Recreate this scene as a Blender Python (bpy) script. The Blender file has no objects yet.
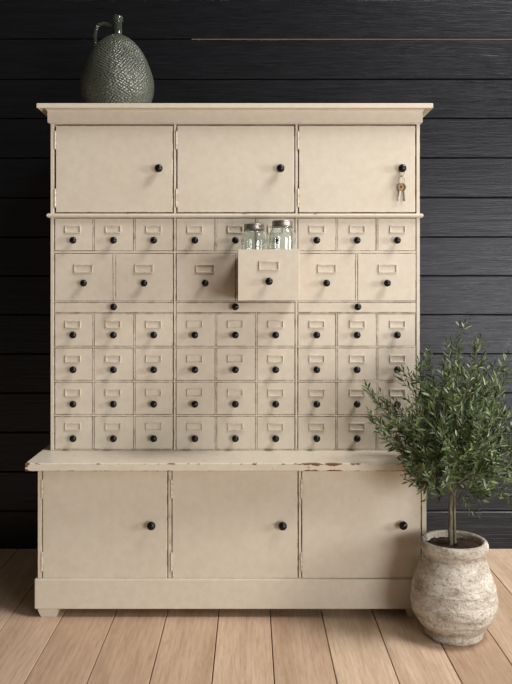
import bpy, bmesh, math, random
from mathutils import Vector, Matrix, noise
PI = math.pi
random.seed(7)
scn = bpy.context.scene
COL = scn.collection

# ------------------------------------------------------------------ camera, world, lights, exposure
CAMH, CAMY, F = 1.105, -3.378, 800.0          # eye height, distance from the wall, focal length in pixels (512 px wide frame)
VX, VY = 250.7, 287.0                         # vanishing point of the floor boards in the 512x684 frame
cam = bpy.data.cameras.new('camera'); camo = bpy.data.objects.new('camera', cam); COL.objects.link(camo)
camo.location = (0, CAMY, CAMH); camo.rotation_euler = (PI/2, 0, 0)
cam.sensor_fit = 'HORIZONTAL'; cam.sensor_width = 36; cam.lens = 36*F/512
cam.shift_x = (256-VX)/512; cam.shift_y = -(342-VY)/512
cam.clip_start = .05
scn.camera = camo

w = bpy.data.worlds.new('world'); scn.world = w; w.use_nodes = True
w.node_tree.nodes['Background'].inputs[0].default_value = (1.0, .90, .76, 1)
w.node_tree.nodes['Background'].inputs[1].default_value = .085

def area(name, loc, target, sx, sy, power, col):
    l = bpy.data.lights.new(name, 'AREA'); l.shape = 'RECTANGLE'; l.size = sx; l.size_y = sy
    l.energy = power; l.color = col
    o = bpy.data.objects.new(name, l); COL.objects.link(o); o.location = loc
    o.rotation_euler = (Vector(target)-Vector(loc)).to_track_quat('-Z', 'Y').to_euler()
    return o
area('window_daylight', (5.2, -2.75, 1.55), (-.1, -.75, .9), 1.3, 1.3, 160, (1, .98, .96))
area('room_fill', (2.7, -4.8, .95), (-.2, -.6, .75), 1.8, 1.5, 110, (1, .98, .96))  # added fill at front right; evens the cabinet faces, gives the wall its sheen
area('overhead_fill', (2.4, -1.75, 4.6), (-.1, -1.2, 0), 1.5, 1.5, 212, (1, .97, .94))  # invented overhead fill to lift countertop and floor, no known roof window
scn.view_settings.view_transform = 'Standard'; scn.view_settings.look = 'None'
scn.view_settings.gamma = 1; scn.view_settings.use_curve_mapping = False
scn.view_settings.exposure = 0.0

# ------------------------------------------------------------------ helpers
def X(px, D): return (px-VX)*D/F
def Z(py, D): return CAMH-(py-VY)*D/F
def Y(D): return CAMY+D
def srgb(r, g, b):
    f = lambda c: (c/255/12.92 if c/255 <= .04045 else ((c/255+.055)/1.055)**2.4)
    return (f(r), f(g), f(b), 1)

WL = {}
def wloc(o): return WL.get(o.name, Vector((0, 0, 0)))
def link(name, me, loc, parent=None):
    o = bpy.data.objects.new(name, me); COL.objects.link(o)
    loc = Vector(loc); WL[o.name] = loc
    if parent: o.parent = parent; o.location = loc-wloc(parent)
    else: o.location = loc
    return o
def empty(name, loc, label, cat, group=None):
    o = bpy.data.objects.new(name, None); COL.objects.link(o); o.location = loc
    o.empty_display_size = .1
    WL[o.name] = Vector(loc); o['label'] = label; o['category'] = cat
    if group: o['group'] = group
    return o
def mesh(name, bm, mats, smooth=False):
    me = bpy.data.meshes.new(name); bm.normal_update(); bm.to_mesh(me); bm.free()
    for m in (mats if isinstance(mats, (list, tuple)) else [mats]): me.materials.append(m)
    if smooth:
        for p in me.polygons: p.use_smooth = True
    return me
def build(name, bm, mats, parent=None, smooth=False, origin=None):
    """bm in world coordinates -> object whose origin is at its centre"""
    if origin is None:
        lo = Vector([min(v.co[i] for v in bm.verts) for i in range(3)])
        hi = Vector([max(v.co[i] for v in bm.verts) for i in range(3)])
        origin = (lo+hi)/2
    bmesh.ops.translate(bm, verts=bm.verts, vec=-Vector(origin))
    return link(name, mesh(name, bm, mats, smooth), origin, parent)
def box(bm, x0, x1, y0, y1, z0, z1, bev=0.0, seg=1, edge_mat=None):
    t = bmesh.new()
    vs = [t.verts.new(p) for p in ((x0,y0,z0),(x1,y0,z0),(x1,y1,z0),(x0,y1,z0),(x0,y0,z1),(x1,y0,z1),(x1,y1,z1),(x0,y1,z1))]
    for f in ((3,2,1,0),(4,5,6,7),(0,1,5,4),(1,2,6,5),(2,3,7,6),(3,0,4,7)): t.faces.new([vs[i] for i in f])
    if bev:
        r = bmesh.ops.bevel(t, geom=t.edges[:], offset=bev, segments=seg, affect='EDGES', profile=.5)
        if edge_mat is not None:
            for f in r['faces']: f.material_index = edge_mat
    me = bpy.data.meshes.new('t'); t.to_mesh(me); t.free(); bm.from_mesh(me); bpy.data.meshes.remove(me)
    return bm
def lathe(bm, prof, seg=32, axis='Z', at=(0,0,0), cap=True):
    """prof: list of (radius, height)"""
    at = Vector(at); rings = []
    for r, h in prof:
        ring = []
        for k in range(seg):
            a = 2*PI*k/seg; c, s = math.cos(a)*r, math.sin(a)*r
            p = Vector((c, s, h)) if axis == 'Z' else Vector((c, -h, s))   # 'Y': height runs towards the viewer (-Y)
            ring.append(bm.verts.new(p+at))
        rings.append(ring)
    for a, b in zip(rings, rings[1:]):
        for k in range(seg):
            q = (a[k], a[(k+1) % seg], b[(k+1) % seg], b[k])
            bm.faces.new(q)
    if cap:
        bm.faces.new(rings[0][::-1]); bm.faces.new(rings[-1])
    return bm
def tube(bm, pts, radii, seg=8, closed=False):
    pts = [Vector(p) for p in pts]; n = len(pts)
    if not hasattr(radii, '__len__'): radii = [radii]*n
    rings = []; up = None
    for i, p in enumerate(pts):
        if closed: d = pts[(i+1) % n]-pts[i-1]
        else: d = pts[min(i+1, n-1)]-pts[max(i-1, 0)]
        d.normalize()
        if up is None:
            up = d.orthogonal().normalized()
        up = (up-d*up.dot(d)).normalized(); s = d.cross(up)
        rings.append([bm.verts.new(p+(up*math.cos(2*PI*k/seg)+s*math.sin(2*PI*k/seg))*radii[i]) for k in range(seg)])
    m = n if closed else n-1
    for i in range(m):
        a, b = rings[i], rings[(i+1) % n]
        for k in range(seg): bm.faces.new((a[k], a[(k+1) % seg], b[(k+1) % seg], b[k]))
    if not closed:
        bm.faces.new(rings[0][::-1]); bm.faces.new(rings[-1])
    return bm
def bez(p0, p1, p2, p3, n):
    out = []
    for i in range(n+1):
        t = i/n; u = 1-t
        out.append(p0*u**3+p1*3*u*u*t+p2*3*u*t*t+p3*t**3)
    return out

# ------------------------------------------------------------------ materials
class NT:
    def __init__(s, name):
        s.m = bpy.data.materials.new(name); s.m.use_nodes = True
        s.t = s.m.node_tree; s.b = s.t.nodes['Principled BSDF']
    def n(s, typ, **kw):
        nd = s.t.nodes.new(typ)
        for k, v in kw.items():
            if k.startswith('i_'): nd.inputs[k[2:].replace('_', ' ')].default_value = v
            else: setattr(nd, k, v)
        return nd
    def l(s, a, b): s.t.links.new(a, b)
    def pos(s, scale=(1,1,1)):
        g = s.n('ShaderNodeNewGeometry'); m = s.n('ShaderNodeMapping'); m.inputs['Scale'].default_value = scale
        s.l(g.outputs['Position'], m.inputs['Vector']); return m.outputs[0]
    def obj(s, scale=(1,1,1)):
        g = s.n('ShaderNodeTexCoord'); m = s.n('ShaderNodeMapping'); m.inputs['Scale'].default_value = scale
        s.l(g.outputs['Object'], m.inputs['Vector']); return m.outputs[0]
    def noise(s, vec, scale, detail=4, rough=.55):
        nd = s.n('ShaderNodeTexNoise'); nd.inputs['Scale'].default_value = scale
        nd.inputs['Detail'].default_value = detail; nd.inputs['Roughness'].default_value = rough
        s.l(vec, nd.inputs['Vector']); return nd.outputs['Fac']
    def ramp(s, fac, stops, interp='LINEAR'):
        r = s.n('ShaderNodeValToRGB'); r.color_ramp.interpolation = interp; e = r.color_ramp.elements
        while len(e) < len(stops): e.new(.5)
        for k, (p, c) in enumerate(stops):
            e[k].position = p; e[k].color = c if len(c) == 4 else (*c, 1)
        s.l(fac, r.inputs[0]); return r.outputs[0]
    def mix(s, fac, a, b, mode='MIX'):
        m = s.n('ShaderNodeMix', data_type='RGBA', blend_type=mode)
        if isinstance(fac, (int, float)): m.inputs[0].default_value = fac
        else: s.l(fac, m.inputs[0])
        for i, v in ((6, a), (7, b)):
            if isinstance(v, tuple): m.inputs[i].default_value = v
            else: s.l(v, m.inputs[i])
        return m.outputs[2]
    def math(s, op, a, b=None):
        m = s.n('ShaderNodeMath', operation=op)
        for i, v in ((0, a), (1, b)):
            if v is None: continue
            if isinstance(v, (int, float)): m.inputs[i].default_value = v
            else: s.l(v, m.inputs[i])
        return m.outputs[0]
    def bump(s, h, strength=.3, dist=.002, prev=None):
        b = s.n('ShaderNodeBump'); b.inputs['Strength'].default_value = strength; b.inputs['Distance'].default_value = dist
        s.l(h, b.inputs['Height'])
        if prev: s.l(prev, b.inputs['Normal'])
        s.l(b.outputs[0], s.b.inputs['Normal']); return b.outputs[0]
    def set(s, **kw):
        for k, v in kw.items():
            k = k.replace('_', ' ')
            if isinstance(v, (int, float, tuple)): s.b.inputs[k].default_value = v
            else: s.l(v, s.b.inputs[k])
W1 = (1, 1, 1, 1); K0 = (0, 0, 0, 1)

def cream_color(t):
    p = t.pos()
    a = t.noise(p, 2.2, 3); c = t.ramp(a, [(.3, srgb(209, 199, 182)), (.7, srgb(214, 205, 188))])
    f = t.noise(p, 38, 5, .65); c2 = t.ramp(f, [(.38, srgb(226, 216, 202)), (.62, W1)])
    return t.mix(.22, c, c2, 'MULTIPLY')
def bits(t, c, lo=.76, hi=.79, scale=70, col=srgb(104, 78, 56)):
    n = t.noise(t.pos(), scale, 3, .6)
    return t.mix(t.ramp(n, [(lo, K0), (hi, W1)]), c, col)
t = NT('cream_paint'); c = bits(t, cream_color(t)); t.set(Base_Color=c, Roughness=.5)
t.bump(t.noise(t.pos((1, 1, .35)), 160, 3), .12, .001); CREAM = t.m
t = NT('worn_cream_edge'); n = t.noise(t.pos(), 26, 4, .7)
c = t.mix(t.ramp(n, [(.46, K0), (.56, W1)]), cream_color(t), srgb(152, 126, 98)); t.set(Base_Color=c, Roughness=.6); WORN = t.m
t = NT('rubbed_cream_stile'); n = t.noise(t.pos((4, 1, .55)), 48, 5, .72)
c = t.mix(t.ramp(n, [(.56, K0), (.62, (.85, .85, .85, 1))]), cream_color(t), srgb(128, 102, 78)); t.set(Base_Color=c, Roughness=.6); RUB = t.m
t = NT('soft_worn_edge'); n = t.noise(t.pos(), 60, 4, .7)
c = t.mix(t.ramp(n, [(.42, K0), (.6, W1)]), cream_color(t), srgb(160, 134, 104)); t.set(Base_Color=c, Roughness=.6); SOFT = t.m

# countertop: chips of bare red-brown wood along its front edge
ZC0, ZC1 = Z(471.3, 2.61), Z(463.4, 2.61)
t = NT('chipped_cream_top')
g = t.n('ShaderNodeNewGeometry'); sp = t.n('ShaderNodeSeparateXYZ'); t.l(g.outputs['Position'], sp.inputs[0])
n1 = t.noise(t.pos((1, 1, 1.6)), 34, 5, .65); n2 = t.noise(t.pos(), 5.5, 2)
dtop = t.math('ABSOLUTE', t.math('SUBTRACT', sp.outputs['Z'], ZC1-.002))
dbot = t.math('ABSOLUTE', t.math('SUBTRACT', sp.outputs['Z'], ZC0+.001))
dist = t.math('MINIMUM', dtop, t.math('MULTIPLY', dbot, 1.6))
boost = None
for (px, wd, a) in ((315, .012, .25), (334, .016, .30), (308, .010, .2), (276, .01, .12), (358, .01, .12), (26, .010, .3), (352, .01, .1), (170, .012, .08)):
    d = t.math('ABSOLUTE', t.math('SUBTRACT', sp.outputs['X'], X(px, 2.61)))
    v = t.math('MULTIPLY', t.math('MAXIMUM', 0, t.math('SUBTRACT', 1.0, t.math('DIVIDE', d, wd*1.9))), a*1.15)
    boost = v if boost is None else t.math('MAXIMUM', boost, v)
val = t.math('ADD', t.math('ADD', n1, t.math('MULTIPLY', n2, .35)), boost)
val = t.math('SUBTRACT', val, t.math('MULTIPLY', dist, 34))
yf = t.math('MULTIPLY', t.math('MAXIMUM', 0, t.math('SUBTRACT', sp.outputs['Y'], Y(2.61)+.004)), 30)
val = t.math('SUBTRACT', val, yf)
chip = t.ramp(val, [(.70, K0), (.715, W1)])
deep = t.noise(t.pos(), 120, 3)
cc = t.ramp(deep, [(.35, srgb(92, 52, 38)), (.65, srgb(132, 94, 70))])
c = t.mix(chip, bits(t, cream_color(t), .66, .72, 45, srgb(170, 150, 124)), cc); t.set(Base_Color=c, Roughness=.36)
t.bump(t.noise(t.pos((.3, 1, 1)), 60, 3), .12, .001); TOPM = t.m

t = NT('raw_drawer_wood'); n = t.noise(t.pos((1, .1, 1)), 60, 4)
t.set(Base_Color=t.ramp(n, [(.3, srgb(120, 92, 64)), (.7, srgb(150, 118, 84))]), Roughness=.7); RAW = t.m
t = NT('black_enamel'); t.set(Base_Color=(.004, .004, .004, 1), Roughness=.3, Specular_IOR_Level=.35); BLACK = t.m
t = NT('painted_hinge'); n = t.noise(t.pos(), 90, 3)
t.set(Base_Color=t.mix(t.ramp(n, [(.5, K0), (.56, W1)]), srgb(208, 198, 180), srgb(186, 172, 150)), Roughness=.45, Metallic=.1); HINGE = t.m

# dark boarded wall
t = NT('black_stained_boards')
g = t.n('ShaderNodeNewGeometry'); sp = t.n('ShaderNodeSeparateXYZ'); t.l(g.outputs['Position'], sp.inputs[0])
SEAM0, PITCH = Z(40.1, 3.378), 39.39*3.378/F
bi = t.math('FLOOR', t.math('DIVIDE', t.math('SUBTRACT', sp.outputs['Z'], SEAM0), PITCH))
off = t.n('ShaderNodeCombineXYZ'); t.l(t.math('MULTIPLY', bi, 3.71), off.inputs[0]); t.l(t.math('MULTIPLY', bi, 1.3), off.inputs[1])
va = t.n('ShaderNodeVectorMath', operation='ADD'); t.l(g.outputs['Position'], va.inputs[0]); t.l(off.outputs[0], va.inputs[1])
mp = t.n('ShaderNodeMapping'); mp.inputs['Scale'].default_value = (1, 1, 13); t.l(va.outputs[0], mp.inputs[0])
gr = t.noise(mp.outputs[0], 3.2, 8, .62)
mp2 = t.n('ShaderNodeMapping'); mp2.inputs['Scale'].default_value = (1, 1, 26); t.l(va.outputs[0], mp2.inputs[0])
gr2 = t.noise(mp2.outputs[0], 9, 6, .6)
wn = t.n('ShaderNodeTexWhiteNoise', noise_dimensions='1D'); t.l(bi, wn.inputs['W'])
c = t.ramp(gr, [(.3, srgb(9, 9, 11)), (.7, srgb(17, 17, 21))])
c = t.mix(.35, c, t.ramp(wn.outputs['Value'], [(0, (.72, .72, .72, 1)), (1, W1)]), 'MULTIPLY')
t.set(Base_Color=c, Roughness=t.ramp(gr2, [(.3, (.26,)*3), (.7, (.42,)*3)]), Specular_IOR_Level=.40)
b = t.bump(gr, .5, .004); t.bump(gr2, .45, .0018, b); t.b.inputs['Specular Tint'].default_value = (.88, .92, 1, 1); WALL = t.m

# oak floor
FX0, FW = X(218.5, CAMH*F/328), 51.8*(CAMH*F/328)/F
t = NT('oak_boards')
g = t.n('ShaderNodeNewGeometry'); sp = t.n('ShaderNodeSeparateXYZ'); t.l(g.outputs['Position'], sp.inputs[0])
bi = t.math('FLOOR', t.math('DIVIDE', t.math('SUBTRACT', sp.outputs['X'], FX0), FW))
off = t.n('ShaderNodeCombineXYZ'); t.l(t.math('MULTIPLY', bi, 7.13), off.inputs[1]); t.l(t.math('MULTIPLY', bi, 2.3), off.inputs[2])
va = t.n('ShaderNodeVectorMath', operation='ADD'); t.l(g.outputs['Position'], va.inputs[0]); t.l(off.outputs[0], va.inputs[1])
def mapped(sc):
    m = t.n('ShaderNodeMapping'); m.inputs['Scale'].default_value = sc; t.l(va.outputs[0], m.inputs[0]); return m.outputs[0]
g1 = t.noise(mapped((9, 1, 1)), 1.6, 6, .6); g2 = t.noise(mapped((16, 1, 1)), 11, 8, .75)
wv = t.n('ShaderNodeTexWave', wave_type='BANDS', bands_direction='X'); t.l(mapped((1, .12, 1)), wv.inputs['Vector'])
wv.inputs['Scale'].default_value = 16; wv.inputs['Distortion'].default_value = 9; wv.inputs['Detail'].default_value = 3
wn = t.n('ShaderNodeTexWhiteNoise', noise_dimensions='1D'); t.l(bi, wn.inputs['W'])
c = t.ramp(g1, [(.25, srgb(188, 163, 137)), (.5, srgb(213, 188, 163)), (.8, srgb(227, 205, 181))])
c = t.mix(.18, c, t.ramp(wv.outputs['Fac'], [(0, srgb(214, 202, 190)), (.5, W1), (1, W1)]), 'MULTIPLY')
c = t.mix(.45, c, t.ramp(g2, [(.34, srgb(186, 168, 152)), (.56, W1)]), 'MULTIPLY')
c = t.mix(1.0, c, t.ramp(wn.outputs['Value'], [(0, srgb(222, 214, 208)), (1, W1)]), 'MULTIPLY')
kn = t.n('ShaderNodeTexVoronoi'); t.l(mapped((1.4, .7, 1)), kn.inputs['Vector']); kn.inputs['Scale'].default_value = 3.2
c = t.mix(t.ramp(kn.outputs['Distance'], [(.0, (.6, .6, .6, 1)), (.075, K0)]), c, srgb(120, 90, 66))
t.set(Base_Color=c, Roughness=.5, Specular_IOR_Level=.35)
t.bump(g2, .18, .001); FLOOR = t.m

# ------------------------------------------------------------------ the room
bm = bmesh.new(); k = -12
while FX0+k*FW < 2.7:
    a = FX0+k*FW; box(bm, a+.0015, a+FW-.0015, -5.4, .0, -.02, 0, .0012); k += 1
fl = build('floor', bm, FLOOR); fl['kind'] = 'structure'
bm = bmesh.new(); box(bm, -2.2, 2.8, -5.4, .05, -.08, -.0205)
t = NT('dark_underlay'); t.set(Base_Color=(.012, .009, .007, 1), Roughness=.9); UNDER = t.m
o = build('floor', bm, UNDER); o['kind'] = 'structure'
SEAMS = [Z(y, 3.378) for y in (549.6, 511.3, 472.0, 432.6, 393.3, 354.1, 314.9, 276.0, 237.2, 197.7, 158.0, 118.4, 79.2, 38.8, -1.6, -41, -80, -120, -160, -200)]
bm = bmesh.new()
for za, zb_ in zip(SEAMS, SEAMS[1:]):
    box(bm, -2.2, 2.8, 0, .022, max(za+.0019, 0.0), zb_-.0019, .0028)
o = build('wall_back', bm, WALL); o['kind'] = 'structure'
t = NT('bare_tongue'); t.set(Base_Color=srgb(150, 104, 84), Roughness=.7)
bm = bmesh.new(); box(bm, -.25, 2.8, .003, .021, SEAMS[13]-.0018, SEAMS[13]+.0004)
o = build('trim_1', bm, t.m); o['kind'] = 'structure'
bm = bmesh.new(); box(bm, -2.2, 2.8, .024, .09, -.02, 3.3); o = build('wall_back', bm, UNDER); o['kind'] = 'structure'

# ------------------------------------------------------------------ the cabinet
D1, D2, D3 = 2.816, 2.61, 2.68
CX = -.058
cab = empty('apothecary_cabinet', (CX, (Y(D3)-.03)/2, 0), 'tall cream-painted wooden apothecary cabinet with small drawers and doors, against the black boarded wall', 'cabinet')
YB = -.028                                   # back of the cabinet
UX0, UX1 = X(50.5, D1), X(419.8, D1); LX0, LX1 = X(37.7, D3), X(426.4, D3)
ZT = Z(124.2, D1); ZTOP = Z(103, 2.776)
yf = Y(D1); ylf = Y(D3)
PM = [CREAM, WORN]
def part(name, x0, x1, y0, y1, z0, z1, bev=.0009, mats=PM, parent=cab, em=1):
    return build(name, box(bmesh.new(), x0, x1, y0, y1, z0, z1, bev, 1, em), mats, parent)
x1 = lambda px: X(px, D1)
z1 = lambda py: Z(py, D1)
# upper shell
part('side_panel', UX0, x1(53.9), yf, YB, ZC1+.0005, ZT+.03)
part('side_panel', x1(416.4), UX1, yf, YB, ZC1+.0005, ZT+.03)
part('back_panel', x1(54.4), x1(416.3), YB-.012, YB, ZC1+.001, ZT+.03, 0, RAW, em=0)
# cornice: frieze, cove and top board swept round front and sides
def sweep(prof):
    """prof: (projection, z) going up; swept round front and both sides of the upper cabinet"""
    bm = bmesh.new(); rows = []
    for p, z in prof:
        rows.append([bm.verts.new(q) for q in ((UX0-p, YB, z), (UX0-p, yf-p, z), (UX1+p, yf-p, z), (UX1+p, YB, z))])
    for a, b in zip(rows, rows[1:]):
        for i in range(4):
            j = (i+1) % 4
            bm.faces.new((a[i], a[j], b[j], b[i]))
    bm.faces.new(rows[0][::-1]); bm.faces.new(rows[-1])
    bm.normal_update()
    return bm
zb = Z(124.2, D1)
fr0 = zb; fr1 = Z(112.2, D1-.008)
prof = [(0, fr0), (.0005, fr0+.001), (.0078, fr0+.005), (.0085, fr0+.007), (.0085, fr1)]
for i in range(1, 8):
    a = i/8*PI/2; prof.append((.0085+.024*(1-math.cos(a)), fr1+.0145*math.sin(a)))
prof += [(.034, ZTOP-.0175), (.038, ZTOP-.0165), (.0385, ZTOP-.0155), (.0385, ZTOP-.002), (.0372, ZTOP-.0002), (.036, ZTOP)]
o = build('cornice', sweep(prof), CREAM, cab)
# ledge moulding
lz0, lz1 = Z(217.6, 2.807), Z(213.4, 2.807); r = (lz1-lz0)/2
prof = [(0, lz0)]+[(.0045+.0065*math.sin(a*PI/8), (lz0+lz1)/2-r*math.cos(a*PI/8)) for a in range(9)]+[(0, lz1)]
bm = bmesh.new()
pr2 = [(p, z) for p, z in prof]
rows = []
for p, z in pr2:
    rows.append([bm.verts.new(q) for q in ((UX0-p, YB, z), (UX0-p, yf-p, z), (UX1+p, yf-p, z), (UX1+p, YB, z))])
for a, b in zip(rows, rows[1:]):
    for i in range(4): bm.faces.new((a[i], a[(i+1) % 4], b[(i+1) % 4], b[i]))
bm.faces.new(rows[0][::-1]); bm.faces.new(rows[-1])
for v in bm.verts: pass
t = NT('chipped_ledge_paint')
g = t.n('ShaderNodeNewGeometry'); sp = t.n('ShaderNodeSeparateXYZ'); t.l(g.outputs['Position'], sp.inputs[0])
n = t.noise(t.pos((.7, 1, 2.5)), 42, 4, .7)
d = t.math('MULTIPLY', t.math('ABSOLUTE', t.math('SUBTRACT', sp.outputs['Z'], lz1-.002)), 30)
c = t.mix(t.ramp(t.math('SUBTRACT', n, d), [(.56, K0), (.6, W1)]), cream_color(t), srgb(120, 92, 68)); t.set(Base_Color=c, Roughness=.5); LEDGE = t.m
build('ledge_moulding', bm, LEDGE, cab)

PR = [RUB, WORN]
G = .0009                                    # gap round doors and drawers
# section stiles (full height) and the top rail behind the doors
part('stile', x1(173.6), x1(175.7), yf+.0005, YB-.014, ZC1+.001, lz0-.0005, .001, mats=PR)
part('stile', x1(295.2), x1(297.5), yf+.0005, YB-.014, ZC1+.001, lz0-.0005, .001, mats=PR)
part('stile', x1(173.6), x1(176.0), yf+.0005, YB-.014, lz1+.0005, ZT-.0005, .001, mats=PR)
part('stile', x1(295.2), x1(297.7), yf+.0005, YB-.014, lz1+.0005, ZT-.0005, .001, mats=PR)
SEC = [(54.0, 173.5), (175.8, 295.1), (297.6, 416.3)]
# rails between rows (full-depth shelves); bands in px: top edge, bottom edge of the shelf front
BANDS = [(250.9, 253.3), (301.1, 302.4), (312.6, 313.7), (346.3, 347.9), (380.5, 382.1), (414.7, 416.3), (449.5, 450.4)]
for a, b in SEC:
    for (u, v) in BANDS:
        part('rail', x1(a)+.0004, x1(b)-.0004, yf+.001, YB-.014, z1(v)+.0002, z1(u)-.0002, .0008)
ROW1 = [[(54.8, 92.6), (94.3, 133.3), (135.1, 172.8)], [(176.2, 214.9), (216.8, 255.3), (257.2, 294.7)], [(298.1, 335.8), (337.7, 376.1), (378.0, 415.8)]]
ROW2 = [[(54.8, 112.7), (115.6, 172.9)], [(176.4, 235.4), (237.9, 294.6)], [(298.3, 355.3), (357.7, 415.8)]]
KX = [[72.7, 113.1, 153.5], [194.7, 235.3, 275.7], [316.9, 357.3, 397.6]]
KX2 = [[83.2, 143.8], [205.1, 266.6], [326.8, 387.6]]
ROWS = [(218.2, 250.8, 229.2, 240.2), (313.8, 346.2, 324.3, 335.1), (348.0, 380.4, 358.8, 369.9), (382.2, 414.6, 392.7, 404.4), (416.4, 449.4, 426.7, 438.9)]
for s in range(3):
    for (ra, rb, ky, kk) in ROWS:
        for i in (0, 1):
            part('divider', x1(ROW1[s][i][1])+G, x1(ROW1[s][i+1][0])-G, yf+.001, YB-.014, z1(rb)+.0001-.0004, z1(ra)-.0001+.0004, .0008, mats=PR)
    part('divider', x1(ROW2[s][0][1])+G, x1(ROW2[s][1][0])-G, yf+.001, YB-.014, z1(301.0), z1(253.4), .0008, mats=PR)

# knobs
def knob_mesh(name, R, L):
    n = 14; prof = [(R*.62, 0), (R*.62, L*.06), (R*.36, L*.14), (R*.34, L*.31)]
    for i in range(n+1):
        a = -.7+i/n*(PI/2+.7)
        prof.append((max(R*math.cos(a), .0004), L-R*.82+R*.82*math.sin(a)))
    return mesh(name, lathe(bmesh.new(), prof, 24, 'Y'), BLACK, True)
KN_S = knob_mesh('knob', .0125, .026)
KN_D = knob_mesh('knob', .0145, .030)
def knob(me, px, py, face, parent, L):
    D = face-CAMY-L*.75
    return link('knob', me, (X(px, D), face, Z(py, D)), parent)

def label_mesh(wd, h):
    bm = bmesh.new(); tck = .0034; d = .0032
    hw, hh = wd/2, h/2
    box(bm, -hw, hw, -d, .0006, hh-tck, hh, .0007, 1, 1); box(bm, -hw, hw, -d, .0006, -hh, -hh+tck, .0007, 1, 1)
    box(bm, -hw, -hw+tck, -d, .0006, -hh+tck, hh-tck, .0007, 1, 1); box(bm, hw-tck, hw, -d, .0006, -hh+tck, hh-tck, .0007, 1, 1)
    return mesh('label_holder', bm, [CREAM, SOFT])
LB_S = label_mesh(15.6*D1/F, 7.6*D1/F); LB_L = label_mesh(18.6*D1/F, 8.6*D1/F)

def drawer_mesh(wd, h, depth=.40):
    """origin at the centre of the front face; front board plus tray"""
    bm = bmesh.new(); hw, hh = wd/2, h/2
    box(bm, -hw, hw, 0, .018, -hh, hh, .0010, 1, 1)
    n0 = len(bm.faces)
    iw = hw-.003; th = .004; top = hh-.006; bot = -hh+.003
    box(bm, -iw, -iw+th, .0178, depth, bot, top, .0006); box(bm, iw-th, iw, .0178, depth, bot, top, .0006)
    box(bm, -iw+th, iw-th, depth-th, depth, bot, top-.006, .0006)
    box(bm, -iw+th, iw-th, .0178, depth-th, bot+.002, bot+.008)
    bm.faces.ensure_lookup_table()
    for f in bm.faces[n0:]: f.material_index = 2
    return mesh('drawer', bm, [CREAM, WORN, RAW])
dcache = {}
def drawer(xa, xb, ya, yb, lab_y, kn_y, kx, big=False, pull=0.0):
    wx0, wx1, wz0, wz1 = x1(xa)+G*.3, x1(xb)-G*.3, z1(yb)+G*.6, z1(ya)-G*.6
    wd, h = round(wx1-wx0, 4), round(wz1-wz0, 4)
    if (wd, h) not in dcache: dcache[(wd, h)] = drawer_mesh(wd, h)
    rnd = random.Random(int(xa*7+ya*13)); dy = rnd.uniform(-.0006, .0022)
    cx, cz = (wx0+wx1)/2, (wz0+wz1)/2
    ox, oz = (.0032, .0044) if pull else (0, 0)        # an open drawer rides up a little on its runners
    d = link('drawer', dcache[(wd, h)], (cx+ox, yf+.0008+dy-pull, cz+oz), cab)
    f = yf+.0008+dy-pull
    lx = x1(kx)+ox
    link('label_holder', LB_L if big else LB_S, (lx, f-.0001, z1(lab_y)+oz), d)
    if pull:
        kz = z1(kn_y)+oz; link('knob', KN_S, (lx, f+.0002, kz), d)
    else:
        knob(KN_S, kx, kn_y, f+.0002, d, .026)
    return d
for s in range(3):
    for (ra, rb, ly, ky) in ROWS:
        for i in range(3):
            a, b = ROW1[s][i]; drawer(a, b, ra, rb, ly, ky, KX[s][i])
    for i in range(2):
        a, b = ROW2[s][i]
        pulled = (s == 1 and i == 1)
        d = drawer(a, b, 253.4, 301.0, 268.6, 283.1, KX2[s][i], True, .226 if pulled else 0)
        if pulled: d['label'] = 'drawer pulled open with two jars inside'; PULL = d

# pull-out boards below the second row
SL = [(54.5, 173.2, 113.3), (176.1, 294.8, 235.3), (297.9, 416.1, 358.0)]
for a, b, kx in SL:
    wx0, wx1 = x1(a), x1(b)
    bm = box(bmesh.new(), wx0+G*.5, wx1-G*.5, yf+.0012, yf+.36, z1(312.5)+.0006, z1(302.5)-.0006, .0012, 1, 1)
    s = build('pull_out_board', bm, PM, cab, origin=((wx0+wx1)/2, yf+.0012, z1(307.5)))
    knob(KN_S, kx, 306.9, yf+.0014, s, .026)

# doors
def door(xa, xb, ya, yb, D, kx, ky, hinges):
    x0, x1_, z0, z1_ = X(xa, D), X(xb, D), Z(yb, D), Z(ya, D)
    f = Y(D)+.001
    d = build('door', box(bmesh.new(), x0, x1_, f, f+.02, z0, z1_, .0015, 1, 1), PM, cab)
    knob(KN_D, kx, ky, f+.0002, d, .030)
    for hy in hinges:
        hz = Z(hy, D); bm = bmesh.new()
        lathe(bm, [(.0004, -.034), (.002, -.033), (.0036, -.030), (.0036, .030), (.002, .033), (.0004, .034)], 12, 'Z', (x0-.003, f+.0005, hz))
        box(bm, x0-.001, x0+.004, f-.0006, f+.002, hz-.028, hz+.028)
        build('hinge', bm, HINGE, d)
    return d
for (a, b, kx) in ((55.7, 172.7, 158.4), (177.2, 294.3, 280.6), (298.9, 415.4, 402.6)):
    door(a, b, 125.6, 212.3, D1, kx, 168.0, (140, 198))
part('rail', x1(54.4), x1(416.3), yf+.022, YB-.014, ZT-.0005, ZT+.028, 0, CREAM, em=0)
part('rail', x1(54.4), x1(416.3), yf+.004, YB-.014, lz0+.0005, lz1-.001, 0, CREAM, em=0)

# counter
part('countertop', X(24.8, D2), .6145, Y(D2), YB, ZC0, ZC1, .0022, [TOPM, TOPM])
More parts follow.
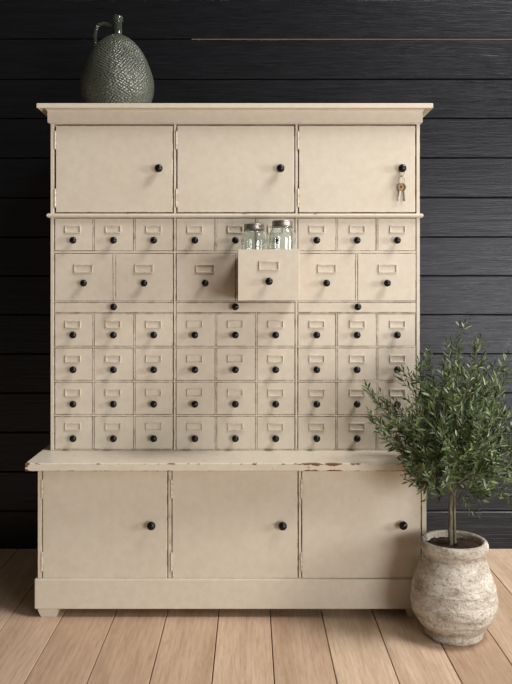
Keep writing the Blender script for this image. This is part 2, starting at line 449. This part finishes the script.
# lower shell
x3 = lambda px: X(px, D3)
z3 = lambda py: Z(py, D3)
pz1, pz0 = Z(579.6, 2.668), Z(609.7, 2.668)
LT = ZC0-.0003
part('side_panel', LX0, x3(41.8), ylf, YB, pz1+.0005, LT)
part('side_panel', x3(421.8), LX1, ylf, YB, pz1+.0005, LT)
part('stile', x3(168.1), x3(171.4), ylf+.001, YB-.014, pz1+.0005, LT, .001, mats=PR)
part('stile', x3(298.6), x3(301.2), ylf+.001, YB-.014, pz1+.0005, LT, .001, mats=PR)
part('back_panel', x3(41.9), x3(421.7), YB-.012, YB, pz1+.0005, LT, 0, RAW, em=0)
for (a, b, kx, ky) in ((42.6, 167.2, 151.0, 526.4), (172.2, 297.7, 282.7, 526.6), (302.0, 421.0, 403.6, 526.0)):
    door(a, b, 466.6, 578.4, D3, kx, ky, (489, 562))
# plinth and feet
bm = bmesh.new()
px0, px1, py0 = LX0-.009, LX1+.005, ylf-.009
box(bm, px0, px1, py0, YB, pz0, pz1, .0035, 2, 0)
build('plinth', bm, [CREAM], cab)
def foot(xa, xb, ya, yb, sx, sy):
    bm = bmesh.new(); h = pz0-.0003
    ix = .012
    tx0, tx1 = xa, xb
    bx0, bx1 = (xa+.010, xb-.006) if sx < 0 else (xa+.006, xb-.010)
    by0, by1 = (ya, yb-.010) if sy < 0 else (ya+.010, yb)
    top = [bm.verts.new(p) for p in ((tx0, ya, h), (tx1, ya, h), (tx1, yb, h), (tx0, yb, h))]
    mid = [bm.verts.new(p) for p in ((tx0, ya, h-.008), (tx1, ya, h-.008), (tx1, yb, h-.008), (tx0, yb, h-.008))]
    bot = [bm.verts.new(p) for p in ((bx0, by0, .0003), (bx1, by0, .0003), (bx1, by1, .0003), (bx0, by1, .0003))]
    for a, b in ((bot, mid), (mid, top)):
        for i in range(4): bm.faces.new((a[i], a[(i+1) % 4], b[(i+1) % 4], b[i]))
    bm.faces.new(bot[::-1]); bm.faces.new(top)
    return build('foot', bm, CREAM, cab)
fw = 20*D3/F
foot(x3(38.0), x3(38.0)+fw, ylf, ylf+.07, -1, -1); foot(x3(426)-fw, x3(426), ylf, ylf+.07, 1, -1)
foot(x3(38.0), x3(38.0)+fw, YB-.08, YB-.01, -1, 1); foot(x3(426)-fw, x3(426), YB-.08, YB-.01, 1, 1)

# ------------------------------------------------------------------ keys on the upper right door knob
t = NT('steel_wire'); t.set(Base_Color=srgb(150, 142, 130), Metallic=.6, Roughness=.4); STEEL = t.m
t = NT('aged_brass'); n = t.noise(t.pos(), 300, 3)
t.set(Base_Color=t.ramp(n, [(.3, srgb(92, 70, 44)), (.7, srgb(140, 112, 76))]), Metallic=.5, Roughness=.5); BRASS = t.m
kD = D1-.021
kx0 = X(402.6, kD); kyy = yf-.0066; kz0 = Z(168.0, D1-.0225)
keys = empty('key_ring', (kx0, kyy, kz0), 'small bunch of two brass keys on wire links, hanging from the top right door knob', 'keys')
def loop(cx, cz, rx, rz, r, tilt=0.0, y=kyy):
    bm = bmesh.new(); n = 28
    pts = [Vector((cx+rx*math.cos(2*PI*i/n)*math.cos(tilt), y+rx*math.cos(2*PI*i/n)*math.sin(tilt), cz+rz*math.sin(2*PI*i/n))) for i in range(n)]
    return tube(bm, pts, r, 8, True)
# first link goes round the knob's neck
zt = kz0+.0092
build('link', loop(kx0, zt-.0185, .0096, .0185, .0010, .12, kyy), STEEL, keys, True)
zb2 = zt-.036
build('ring', loop(kx0, zb2-.0178, .0092, .0198, .0011, -.2, kyy), STEEL, keys, True)
zk = zb2-.0361
def key(dx, rot, yoff):
    bm = bmesh.new()
    # bow: thick disc with a hole
    n = 24; t0 = .0011; cz = -.0075
    rings = []
    for (r, y) in ((.0028, -t0), (.0088, -t0), (.0088, t0), (.0028, t0)):
        rings.append([bm.verts.new((r*math.cos(2*PI*i/n), y, cz+r*1.25*math.sin(2*PI*i/n))) for i in range(n)])
    for a, b in ((0, 1), (1, 2), (2, 3), (3, 0)):
        for i in range(n): bm.faces.new((rings[a][i], rings[a][(i+1) % n], rings[b][(i+1) % n], rings[b][i]))
    M = Matrix.Translation((kx0+dx, kyy+yoff, zk+.0075)) @ Matrix.Scale(1.25, 4) @ Matrix.Rotation(rot, 4, 'Y') @ Matrix.Rotation(.2 if yoff < 0 else -.16, 4, 'Z')
    kb = bmesh.new()
    out = [(-.0028, -.0185), (.0028, -.0185), (.0028, -.030), (.0016, -.032), (.0030, -.034), (.0014, -.0365), (.0030, -.039), (.0016, -.0415), (.0028, -.044), (.0008, -.0485), (-.0024, -.0465)]
    f = [kb.verts.new((x, -t0*.8, z)) for x, z in out]; b_ = [kb.verts.new((x, t0*.8, z)) for x, z in out]
    kb.faces.new(f); kb.faces.new(b_[::-1])
    for i in range(len(out)):
        j = (i+1) % len(out); kb.faces.new((f[i], b_[i], b_[j], f[j]))
    bmesh.ops.recalc_face_normals(bm, faces=bm.faces); bmesh.ops.recalc_face_normals(kb, faces=kb.faces)
    bmesh.ops.transform(bm, matrix=M, verts=bm.verts); bmesh.ops.transform(kb, matrix=M, verts=kb.verts)
    k = build('key', bm, BRASS, keys)
    build('blade', kb, STEEL, k)
key(-.0022, .14, -.0014); key(.0024, -.12, .0018)

# ------------------------------------------------------------------ glass demijohn on the cabinet
JD = 2.96; jx = X(117.3, JD); jy = Y(JD); s = JD/F; jz = ZTOP
jug = empty('glass_demijohn', (jx, jy, jz), 'large egg-shaped scale-textured green glass demijohn with loop handle on cabinet top', 'jug')
t = NT('scaled_green_glass')
v = t.n('ShaderNodeTexVoronoi'); v.feature = 'F1'; mp = t.n('ShaderNodeMapping'); tc = t.n('ShaderNodeTexCoord')
# polar coordinates round the vessel so that the scales run in leaning rows
sx = t.n('ShaderNodeSeparateXYZ'); t.l(tc.outputs['Object'], sx.inputs[0])
ang = t.math('ARCTAN2', sx.outputs['Y'], sx.outputs['X'])
cb = t.n('ShaderNodeCombineXYZ'); t.l(t.math('MULTIPLY', ang, .13), cb.inputs[0]); t.l(sx.outputs['Z'], cb.inputs[1])
mp.inputs['Rotation'].default_value = (0, 0, .6); mp.inputs['Scale'].default_value = (1, 1.35, 1)
t.l(cb.outputs[0], mp.inputs[0]); t.l(mp.outputs[0], v.inputs['Vector']); v.inputs['Scale'].default_value = 92; v.inputs['Randomness'].default_value = .45
n = t.noise(tc.outputs['Object'], 9, 3)
t.set(Base_Color=t.ramp(n, [(.3, srgb(76, 80, 70)), (.7, srgb(104, 107, 95))]), Roughness=.28, Transmission_Weight=.3, IOR=1.5, Specular_IOR_Level=.6)
t.bump(v.outputs['Distance'], 1.0, .0052); JGLASS = t.m
t = NT('plain_dark_glass'); t.set(Base_Color=srgb(120, 132, 116), Roughness=.08, Transmission_Weight=.85, IOR=1.5); JNECK = t.m
prof = []
body_px = [(0, 24), (.5, 27), (3, 29.5), (7, 31.5), (12.4, 33.8), (20.7, 36), (30, 36.6), (37, 35.4), (44.1, 33.2), (52.3, 30), (58, 27.2), (62.8, 24.2), (67, 21), (70.6, 17.6), (73.5, 14.2), (75.7, 11), (77.2, 8), (78.2, 6), (78.6, 5.0)]
def smooth_profile(pts, sub=3):
    out = []
    n = len(pts)
    for i in range(n-1):
        p0 = pts[max(i-1, 0)]; p1 = pts[i]; p2 = pts[i+1]; p3 = pts[min(i+2, n-1)]
        for k in range(sub):
            u = k/sub
            f = lambda a, b, c, d: .5*((2*b)+(-a+c)*u+(2*a-5*b+4*c-d)*u*u+(-a+3*b-3*c+d)*u**3)
            out.append((f(p0[0], p1[0], p2[0], p3[0]), f(p0[1], p1[1], p2[1], p3[1])))
    out.append(pts[-1]); return out
base_py = VY-(ZTOP-CAMH)*F/JD; hs = (base_py-35.3)/78.6
outer = [(r*s, h*hs*s) for h, r in smooth_profile(body_px)]
inner = [(max(r-.0045, .001), max(h, .006)) for r, h in outer][::-1]
bm = bmesh.new(); lathe(bm, outer+inner, 72, 'Z', (jx, jy, jz+.0003))
build('body', bm, JGLASS, jug, True, origin=(jx, jy, jz))
ztop = outer[-1][1]; nk = [(5.4, 0), (4.6, 1.2), (4.5, 5), (4.5, 12.5), (4.7, 13.8), (5.7, 14.4), (5.7, 16.6), (5.3, 17.4), (5.6, 18.0), (5.2, 18.8)]
no = [(r*s, ztop+h*s) for h, r in [(b, a) for a, b in nk]]
ni = [(r-.004, h) for r, h in no][::-1]
bm = bmesh.new(); lathe(bm, no+ni, 32, 'Z', (jx+.0006, jy, jz))
rngs = 32
build('neck', bm, JNECK, jug, True)
hp = [(115.5, 26.0), (111, 25.2), (106, 23.9), (101.3, 23.9), (97.6, 26.6), (95.8, 31.5), (95.2, 37.5), (95.4, 43), (97.0, 48.0), (100.0, 51.5)]
pts = [Vector((X(a, JD), jy, Z(b, JD))) for a, b in hp]
pp = []
for i in range(len(pts)-1):
    p0, p1, p2, p3 = pts[max(i-1, 0)], pts[i], pts[i+1], pts[min(i+2, len(pts)-1)]
    for k in range(4):
        u = k/4; pp.append(.5*((2*p1)+(-p0+p2)*u+(2*p0-5*p1+4*p2-p3)*u*u+(-p0+3*p1-3*p2+p3)*u**3))
pp.append(pts[-1])
build('handle', tube(bmesh.new(), pp, [.0062]*len(pp), 12), JNECK, jug, True)

# ------------------------------------------------------------------ jars in the open drawer
t = NT('clear_jar_glass'); t.set(Base_Color=srgb(244, 250, 249), Roughness=.03, Transmission_Weight=1.0, IOR=1.45)
t.bump(t.noise(t.obj(), 60, 2), .12, .001); JAR = t.m
t = NT('brushed_zinc_lid'); n = t.noise(t.obj((1, 1, 6)), 80, 4)
t.set(Base_Color=t.ramp(n, [(.3, srgb(120, 112, 104)), (.7, srgb(176, 168, 160))]), Metallic=.9, Roughness=t.ramp(n, [(.3, (.5,)*3), (.7, (.34,)*3)])); LID = t.m
dz = z1(301.0)+G*.6+.0044; dzin = dz+.003+.008+.0010          # inside bottom of the drawer
def jar(px, D, wpx, top_py, lidw, lab):
    s = D/F; cx, cy = X(px, D), Y(D); H = Z(top_py, D)-dzin; R = wpx*s/2; rl = lidw*s/2
    root = empty('glass_jar', (cx, cy, dzin), lab, 'jar', 'glass jars in the open drawer')
    hl = .0215                                      # lid height
    sh = H-hl
    pr = [(0, R*.8), (.004, R*.93), (.012, R), (.024, R), (.048, R), (sh*.5, R), (sh-.075, R), (sh-.05, R), (sh-.034, R), (sh-.022, R*.96), (sh-.012, R*.86), (sh-.006, rl*1.02), (sh-.003, rl*.98)]
    op = [(r, h) for h, r in smooth_profile(pr, 3)]+[(rl*.93, sh), (rl*.93, sh+.015)]
    ip = [(max(r-.0032, .002), max(h, .007)) for r, h in op][::-1]
    bm = bmesh.new(); lathe(bm, op+ip, 48, 'Z', (cx, cy, dzin)); build('jar_body', bm, JAR, root, True, origin=(cx, cy, dzin))
    # bead under the lid
    bm = bmesh.new(); n = 40
    tube(bm, [Vector((cx+(rl*.98)*math.cos(2*PI*i/n), cy+(rl*.98)*math.sin(2*PI*i/n), dzin+sh-.0015)) for i in range(n)], .0022, 8, True)
    build('collar_bead', bm, JAR, root, True)
    bm = bmesh.new(); z0 = dzin+sh+.0012
    lp = [(rl-.0012, z0), (rl+.0004, z0+.0006), (rl+.0006, z0+.002), (rl-.0006, z0+.0034), (rl-.0002, z0+.0046), (rl-.0006, z0+.007), (rl-.0002, z0+.0096), (rl-.0006, z0+.013), (rl-.0004, z0+.0165), (rl-.0016, z0+.0195), (rl-.004, dzin+H-.0002), (rl-.008, dzin+H), (rl-.009, dzin+H-.0008), (.002, dzin+H-.0008)]
    ridge = []
    lathe(bm, lp+[(.002, z0+.0165), (rl-.0025, z0+.0165), (rl-.0025, z0)], 56, 'Z', (cx, cy, 0), cap=False)
    # close the profile: last ring to first, and the tiny centre holes
    bmesh.ops.holes_fill(bm, edges=[e for e in bm.edges if e.is_boundary], sides=0)
    l = build('lid', bm, LID, root)
    for p in l.data.polygons: p.use_smooth = True
    return root
jar(254.1, 2.705, 25.5, 224.0, 20.6, 'clear glass screw-top jar in the open drawer, left one with slightly lower lid')
jar(282.4, 2.664, 26.4, 220.6, 20.8, 'clear glass screw-top jar in the open drawer, right one with slightly higher lid')

# ------------------------------------------------------------------ potted olive tree
PD = 2.545; pcx, pcy = X(453.6, PD), Y(PD); ps = PD/F
pot = empty('potted_olive_tree', (pcx, pcy, 0), 'bushy green olive tree in weathered whitewashed clay urn, on floor beside cabinet', 'potted tree')
t = NT('weathered_clay')
p = t.obj()
n1 = t.noise(p, 8, 6, .7); n2 = t.noise(t.obj((1, 1, 1.5)), 52, 6, .8); n3 = t.noise(t.obj((1, 1, 3.2)), 9, 7, .78); n4 = t.noise(p, 130, 4, .7)
c = t.ramp(n3, [(.33, srgb(142, 131, 116)), (.45, srgb(190, 180, 165)), (.56, srgb(216, 209, 196)), (.7, srgb(228, 222, 211))])
c = t.mix(t.ramp(n1, [(.54, K0), (.63, (.45, .45, .45, 1))]), c, srgb(148, 132, 112))
c = t.mix(t.ramp(n2, [(.54, K0), (.62, (.55, .55, .55, 1))]), c, srgb(122, 108, 94))
c = t.mix(t.ramp(n2, [(.36, (.75, .75, .75, 1)), (.43, K0)]), c, srgb(226, 221, 212))
c = t.mix(t.ramp(n4, [(.60, K0), (.66, (.85, .85, .85, 1))]), c, srgb(84, 74, 66))
c = t.mix(t.ramp(n4, [(.32, (.7, .7, .7, 1)), (.38, K0)]), c, srgb(234, 230, 222))
t.set(Base_Color=c, Roughness=.92, Specular_IOR_Level=.15)
b = t.bump(n2, .9, .008); b = t.bump(n4, .8, .004, b); t.bump(n1, .7, .012, b); CLAY = t.m
rimz = Z(539.0, PD)                                   # top of the rim
def ph(py): return Z(py, PD)
op = [(0, .083), (.002, .088), (.008, .0915), (.016, .0925), (.021, .0905), (.026, .0925), (.037, .1035), (.052, .1165), (.07, .1275), (.09, .1338), (.108, .1352), (.118, .1352), (.124, .1328), (.132, .1330), (.150, .1296), (.155, .1310), (.160, .1278), (.180, .1222), (.205, .1125), (.228, .1030), (.238, .0985), (.243, .0985), (.247, .0955), (.255, .0935), (.262, .0985), (.268, .1050), (.276, .1078), (.284, .1078), (.291, .1045), (.2950, .0985), (.2935, .0925), (.286, .0895), (.270, .0885), (.255, .0880)]
k = (rimz)/.2955
op = [(h*k, r) for h, r in op]
outer = [(r, h) for h, r in smooth_profile(op, 3)]
inner = [(.087, .20), (.088, .12), (.07, .03), (.03, .02)]
bm = bmesh.new(); lathe(bm, outer+inner, 96, 'Z', (pcx, pcy, .0003))
for v in bm.verts:                                    # hand-thrown wobble
    d = Vector((v.co.x-pcx, v.co.y-pcy, 0)); r = d.length
    if r > .075:
        q = noise.noise(Vector((d.x*9, d.y*9, v.co.z*11)))*.0026+noise.noise(Vector((d.x*40, d.y*40, v.co.z*70)))*.0017
        v.co += d.normalized()*q
urn = build('urn', bm, CLAY, pot, True, origin=(pcx, pcy, 0))
# soil
t = NT('potting_soil'); n = t.noise(t.obj(), 90, 5, .7); n2 = t.noise(t.obj(), 240, 2)
c = t.ramp(n, [(.35, srgb(34, 24, 18)), (.65, srgb(84, 62, 46))]); c = t.mix(t.ramp(n2, [(.68, K0), (.72, W1)]), c, srgb(170, 150, 128))
t.set(Base_Color=c, Roughness=.95); SOIL = t.m
bm = bmesh.new(); zs = rimz-.021
prev = None; rings = []
for i in range(1, 15):
    r = .0878*i/14; ring = []
    for j in range(48):
        a = 2*PI*j/48; x, y = r*math.cos(a), r*math.sin(a)
        ring.append(bm.verts.new((pcx+x, pcy+y, zs+.007*noise.noise(Vector((x*50, y*50, 3)))+.004*noise.noise(Vector((x*140, y*140, 9)))+.006*(1-i/14))))
    rings.append(ring)
for a, b in zip(rings, rings[1:]):
    for j in range(48): bm.faces.new((a[j], a[(j+1) % 48], b[(j+1) % 48], b[j]))
bm.faces.new(rings[0])
low = [bm.verts.new((v.co.x, v.co.y, zs-.03)) for v in rings[-1]]
for j in range(48): bm.faces.new((rings[-1][(j+1) % 48], rings[-1][j], low[j], low[(j+1) % 48]))
bm.faces.new(low)
bmesh.ops.recalc_face_normals(bm, faces=bm.faces)
build('soil', bm, SOIL, pot, True)

t = NT('olive_bark'); n = t.noise(t.obj((6, 6, 1)), 40, 5, .7)
c = t.ramp(n, [(.3, srgb(64, 60, 46)), (.5, srgb(98, 94, 72)), (.7, srgb(134, 128, 106))]); t.set(Base_Color=c, Roughness=.85); t.bump(n, .6, .003); BARK = t.m
t = NT('olive_leaf')
g = t.n('ShaderNodeNewGeometry')
c = t.ramp(g.outputs['Random Per Island'], [(0, srgb(38, 52, 30)), (.35, srgb(58, 77, 38)), (.62, srgb(92, 112, 56)), (.8, srgb(116, 132, 80)), (.92, srgb(132, 146, 118)), (1, srgb(158, 170, 148))])
t.set(Base_Color=c, Roughness=.42, Specular_IOR_Level=.5); LEAF = t.m
rnd = random.Random(21)
def blocked(p):
    D = p.y-CAMY
    if D > 3.35: return True
    if p.x < .612 and p.z > .53 and D > 2.785 and p.z < 1.7: return True
    if p.x < .645 and .48 < p.z < .56 and D > 2.585: return True
    if p.x < .615 and p.z <= .5 and D > 2.655: return True
    if p.x < .625 and p.z > .53 and D > 2.76: return True
    return False
leaves = bmesh.new(); wood = bmesh.new(); twigs = bmesh.new()
def leaf(p, d, nrm, L, W):
    d = d.normalized(); s = d.cross(nrm).normalized(); u = s.cross(d).normalized()
    tip = p+d*L
    if blocked(tip) or blocked(p+d*L*.5): return
    bend = rnd.uniform(-.16, .10)*L
    P = lambda a, b, c: leaves.verts.new(p+d*(a*L)+s*(b*W)+u*(c*W+bend*a*a))
    b0 = P(0, 0, 0); l1 = P(.3, .42, .1); r1 = P(.3, -.42, .1); c1 = P(.3, 0, -.04); l2 = P(.66, .40, .08); r2 = P(.66, -.40, .08); c2 = P(.66, 0, -.05); tp = P(1, 0, 0)
    for f in ((b0, l1, c1), (b0, c1, r1), (l1, l2, c2, c1), (c1, c2, r2, r1), (l2, tp, c2), (c2, tp, r2)): leaves.faces.new(f)
def shoot(pts, start=.15, step=.0085, L=.029, tipgrow=True):
    n = len(pts); tot = sum((pts[i+1]-pts[i]).length for i in range(n-1)); acc = 0; nxt = tot*start; k = 0
    ph0 = rnd.uniform(0, PI)
    for i in range(n-1):
        seg = pts[i+1]-pts[i]; sl = seg.length
        while nxt <= acc+sl:
            u = (nxt-acc)/sl; p = pts[i]+seg*u; d = seg.normalized()
            side = d.orthogonal().normalized(); side.rotate(Matrix.Rotation(ph0+k*PI/2+rnd.uniform(-.35, .35), 3, d))
            frac = nxt/tot
            ll = L*(1.1-.45*max(0, frac-.6)/.4)*rnd.uniform(.75, 1.2)
            for sg in (1, -1):
                if rnd.random() < .08: continue
                dd = d*rnd.uniform(.55, 1.0)+side*sg*rnd.uniform(.6, 1.0)+Vector((0, 0, rnd.uniform(-.12, .22)))
                leaf(p+side*sg*.001, dd, d if rnd.random() < .75 else Vector((rnd.uniform(-1, 1), rnd.uniform(-1, 1), rnd.uniform(-1, 1))), ll, ll*rnd.uniform(.21, .29))
            k += 1; nxt += step*rnd.uniform(.8, 1.25)
        acc += sl
    d = (pts[-1]-pts[-2]).normalized(); leaf(pts[-1], d, d.orthogonal(), L*.7, L*.16)
def P3(px, py, D): return Vector((X(px, D), Y(D), Z(py, D)))
base = Vector((pcx-.004, pcy, zs-.01))
fork = P3(452.5, 492, PD+.004)
# two stems twined together
s1 = bez(base+Vector((-.007, 0, 0)), base+Vector((-.004, 0, .06)), fork+Vector((-.010, 0, -.07)), fork+Vector((-.003, 0, 0)), 14)
s2 = bez(base+Vector((.010, .004, 0)), base+Vector((.0085, .006, .06)), fork+Vector((.006, .008, -.06)), fork+Vector((.007, .004, .01)), 14)
for q in s1: q.x += .0012*math.sin(q.z*90)
trunk_bm = bmesh.new()
tube(trunk_bm, s1, [.0074-.0001*i for i in range(15)], 12); tube(trunk_bm, s2, [.0050-.00006*i for i in range(15)], 10)
trunk = build('trunk', trunk_bm, BARK, pot, True)
TIPS = [  # tip px, tip py, depth, number of side shoots
 (460, 319, 2.60, 9), (427, 345, 2.64, 9), (479, 333, 2.66, 9), (508, 364, 2.62, 8), (496, 361, 2.52, 8), (407, 367, 2.68, 8), (364, 383, 2.62, 8),
 (374, 417, 2.50, 7), (402, 474, 2.44, 6), (420, 485, 2.50, 6), (481, 494, 2.50, 6), (508, 489, 2.58, 6), (442, 356, 2.50, 9), (417, 356, 2.72, 8),
 (472, 352, 2.48, 9), (520, 400, 2.66, 7), (522, 432, 2.56, 8), (514, 462, 2.62, 8), (392, 398, 2.70, 7), (398, 440, 2.56, 7), (450, 365, 2.74, 8),
 (484, 372, 2.76, 8), (505, 395, 2.76, 8), (430, 385, 2.44, 9), (466, 385, 2.40, 9), (495, 410, 2.42, 9), (405, 415, 2.44, 9), (440, 425, 2.36, 8),
 (478, 435, 2.37, 8), (500, 470, 2.45, 7), (404, 456, 2.53, 6), (460, 460, 2.36, 6), (430, 470, 2.40, 7), (470, 400, 2.82, 8), (500, 450, 2.76, 7), (480, 470, 2.72, 6), (448, 478, 2.66, 4), (412, 392, 2.56, 8), (462, 415, 2.6, 9), (440, 400, 2.6, 9)]
for (tx, ty, tD, ns) in TIPS:
    tip = P3(452.5+(tx-452.5)*.96, 492+(ty-492)*.965, tD); ns += 2; st = fork+Vector((rnd.uniform(-.008, .008), rnd.uniform(-.006, .006), rnd.uniform(-.012, .02)))
    v = tip-st; L = v.length
    low_ = ty > 455
    c1 = st+Vector((v.x*.20, v.y*.2, max(v.z*.35, L*.22) if not low_ else L*.25)); c2 = tip-Vector((v.x*.28, v.y*.28, v.z*.40 if not low_ else -L*.05))
    pts = bez(st, c1, c2, tip, 14)
    for q in pts[2:-1]: q += Vector((rnd.uniform(-1, 1), rnd.uniform(-1, 1), rnd.uniform(-1, 1)))*.0022
    for q in pts:
        tries = 0
        while blocked(q) and tries < 40: q.y -= .01; tries += 1
    r0 = .0013+.0052*min(L/.45, 1)*.55
    tube(twigs, pts, [r0*(1-i/14)+.0007 for i in range(15)], 6)
    shoot(pts, .38, .0095, .030)
    for j in range(ns):
        f = .30+.66*(j+rnd.random()*.8)/ns; i = min(int(f*14), 13); p = pts[i].lerp(pts[i+1], f*14-i)
        d = (pts[i+1]-pts[i]).normalized(); side = d.orthogonal().normalized(); side.rotate(Matrix.Rotation(rnd.uniform(0, 2*PI), 3, d))
        ll = rnd.uniform(.055, .130)*(1.25-.8*f)
        q3 = p+(d*rnd.uniform(.6, 1)+side*rnd.uniform(.45, .95)).normalized()*ll+Vector((0, 0, ll*rnd.uniform(.05, .4)))
        if blocked(q3): continue
        sub = bez(p, p+side*ll*.3+d*ll*.15, q3-d*ll*.3-Vector((0, 0, ll*.15)), q3, 6)
        if any(blocked(a) for a in sub): continue
        tube(twigs, sub, [.0012-.0001*a for a in range(7)], 5)
        shoot(sub, .12, .0094, .028)
build('branches', twigs, BARK, trunk, True)
build('foliage', leaves, LEAF, trunk)
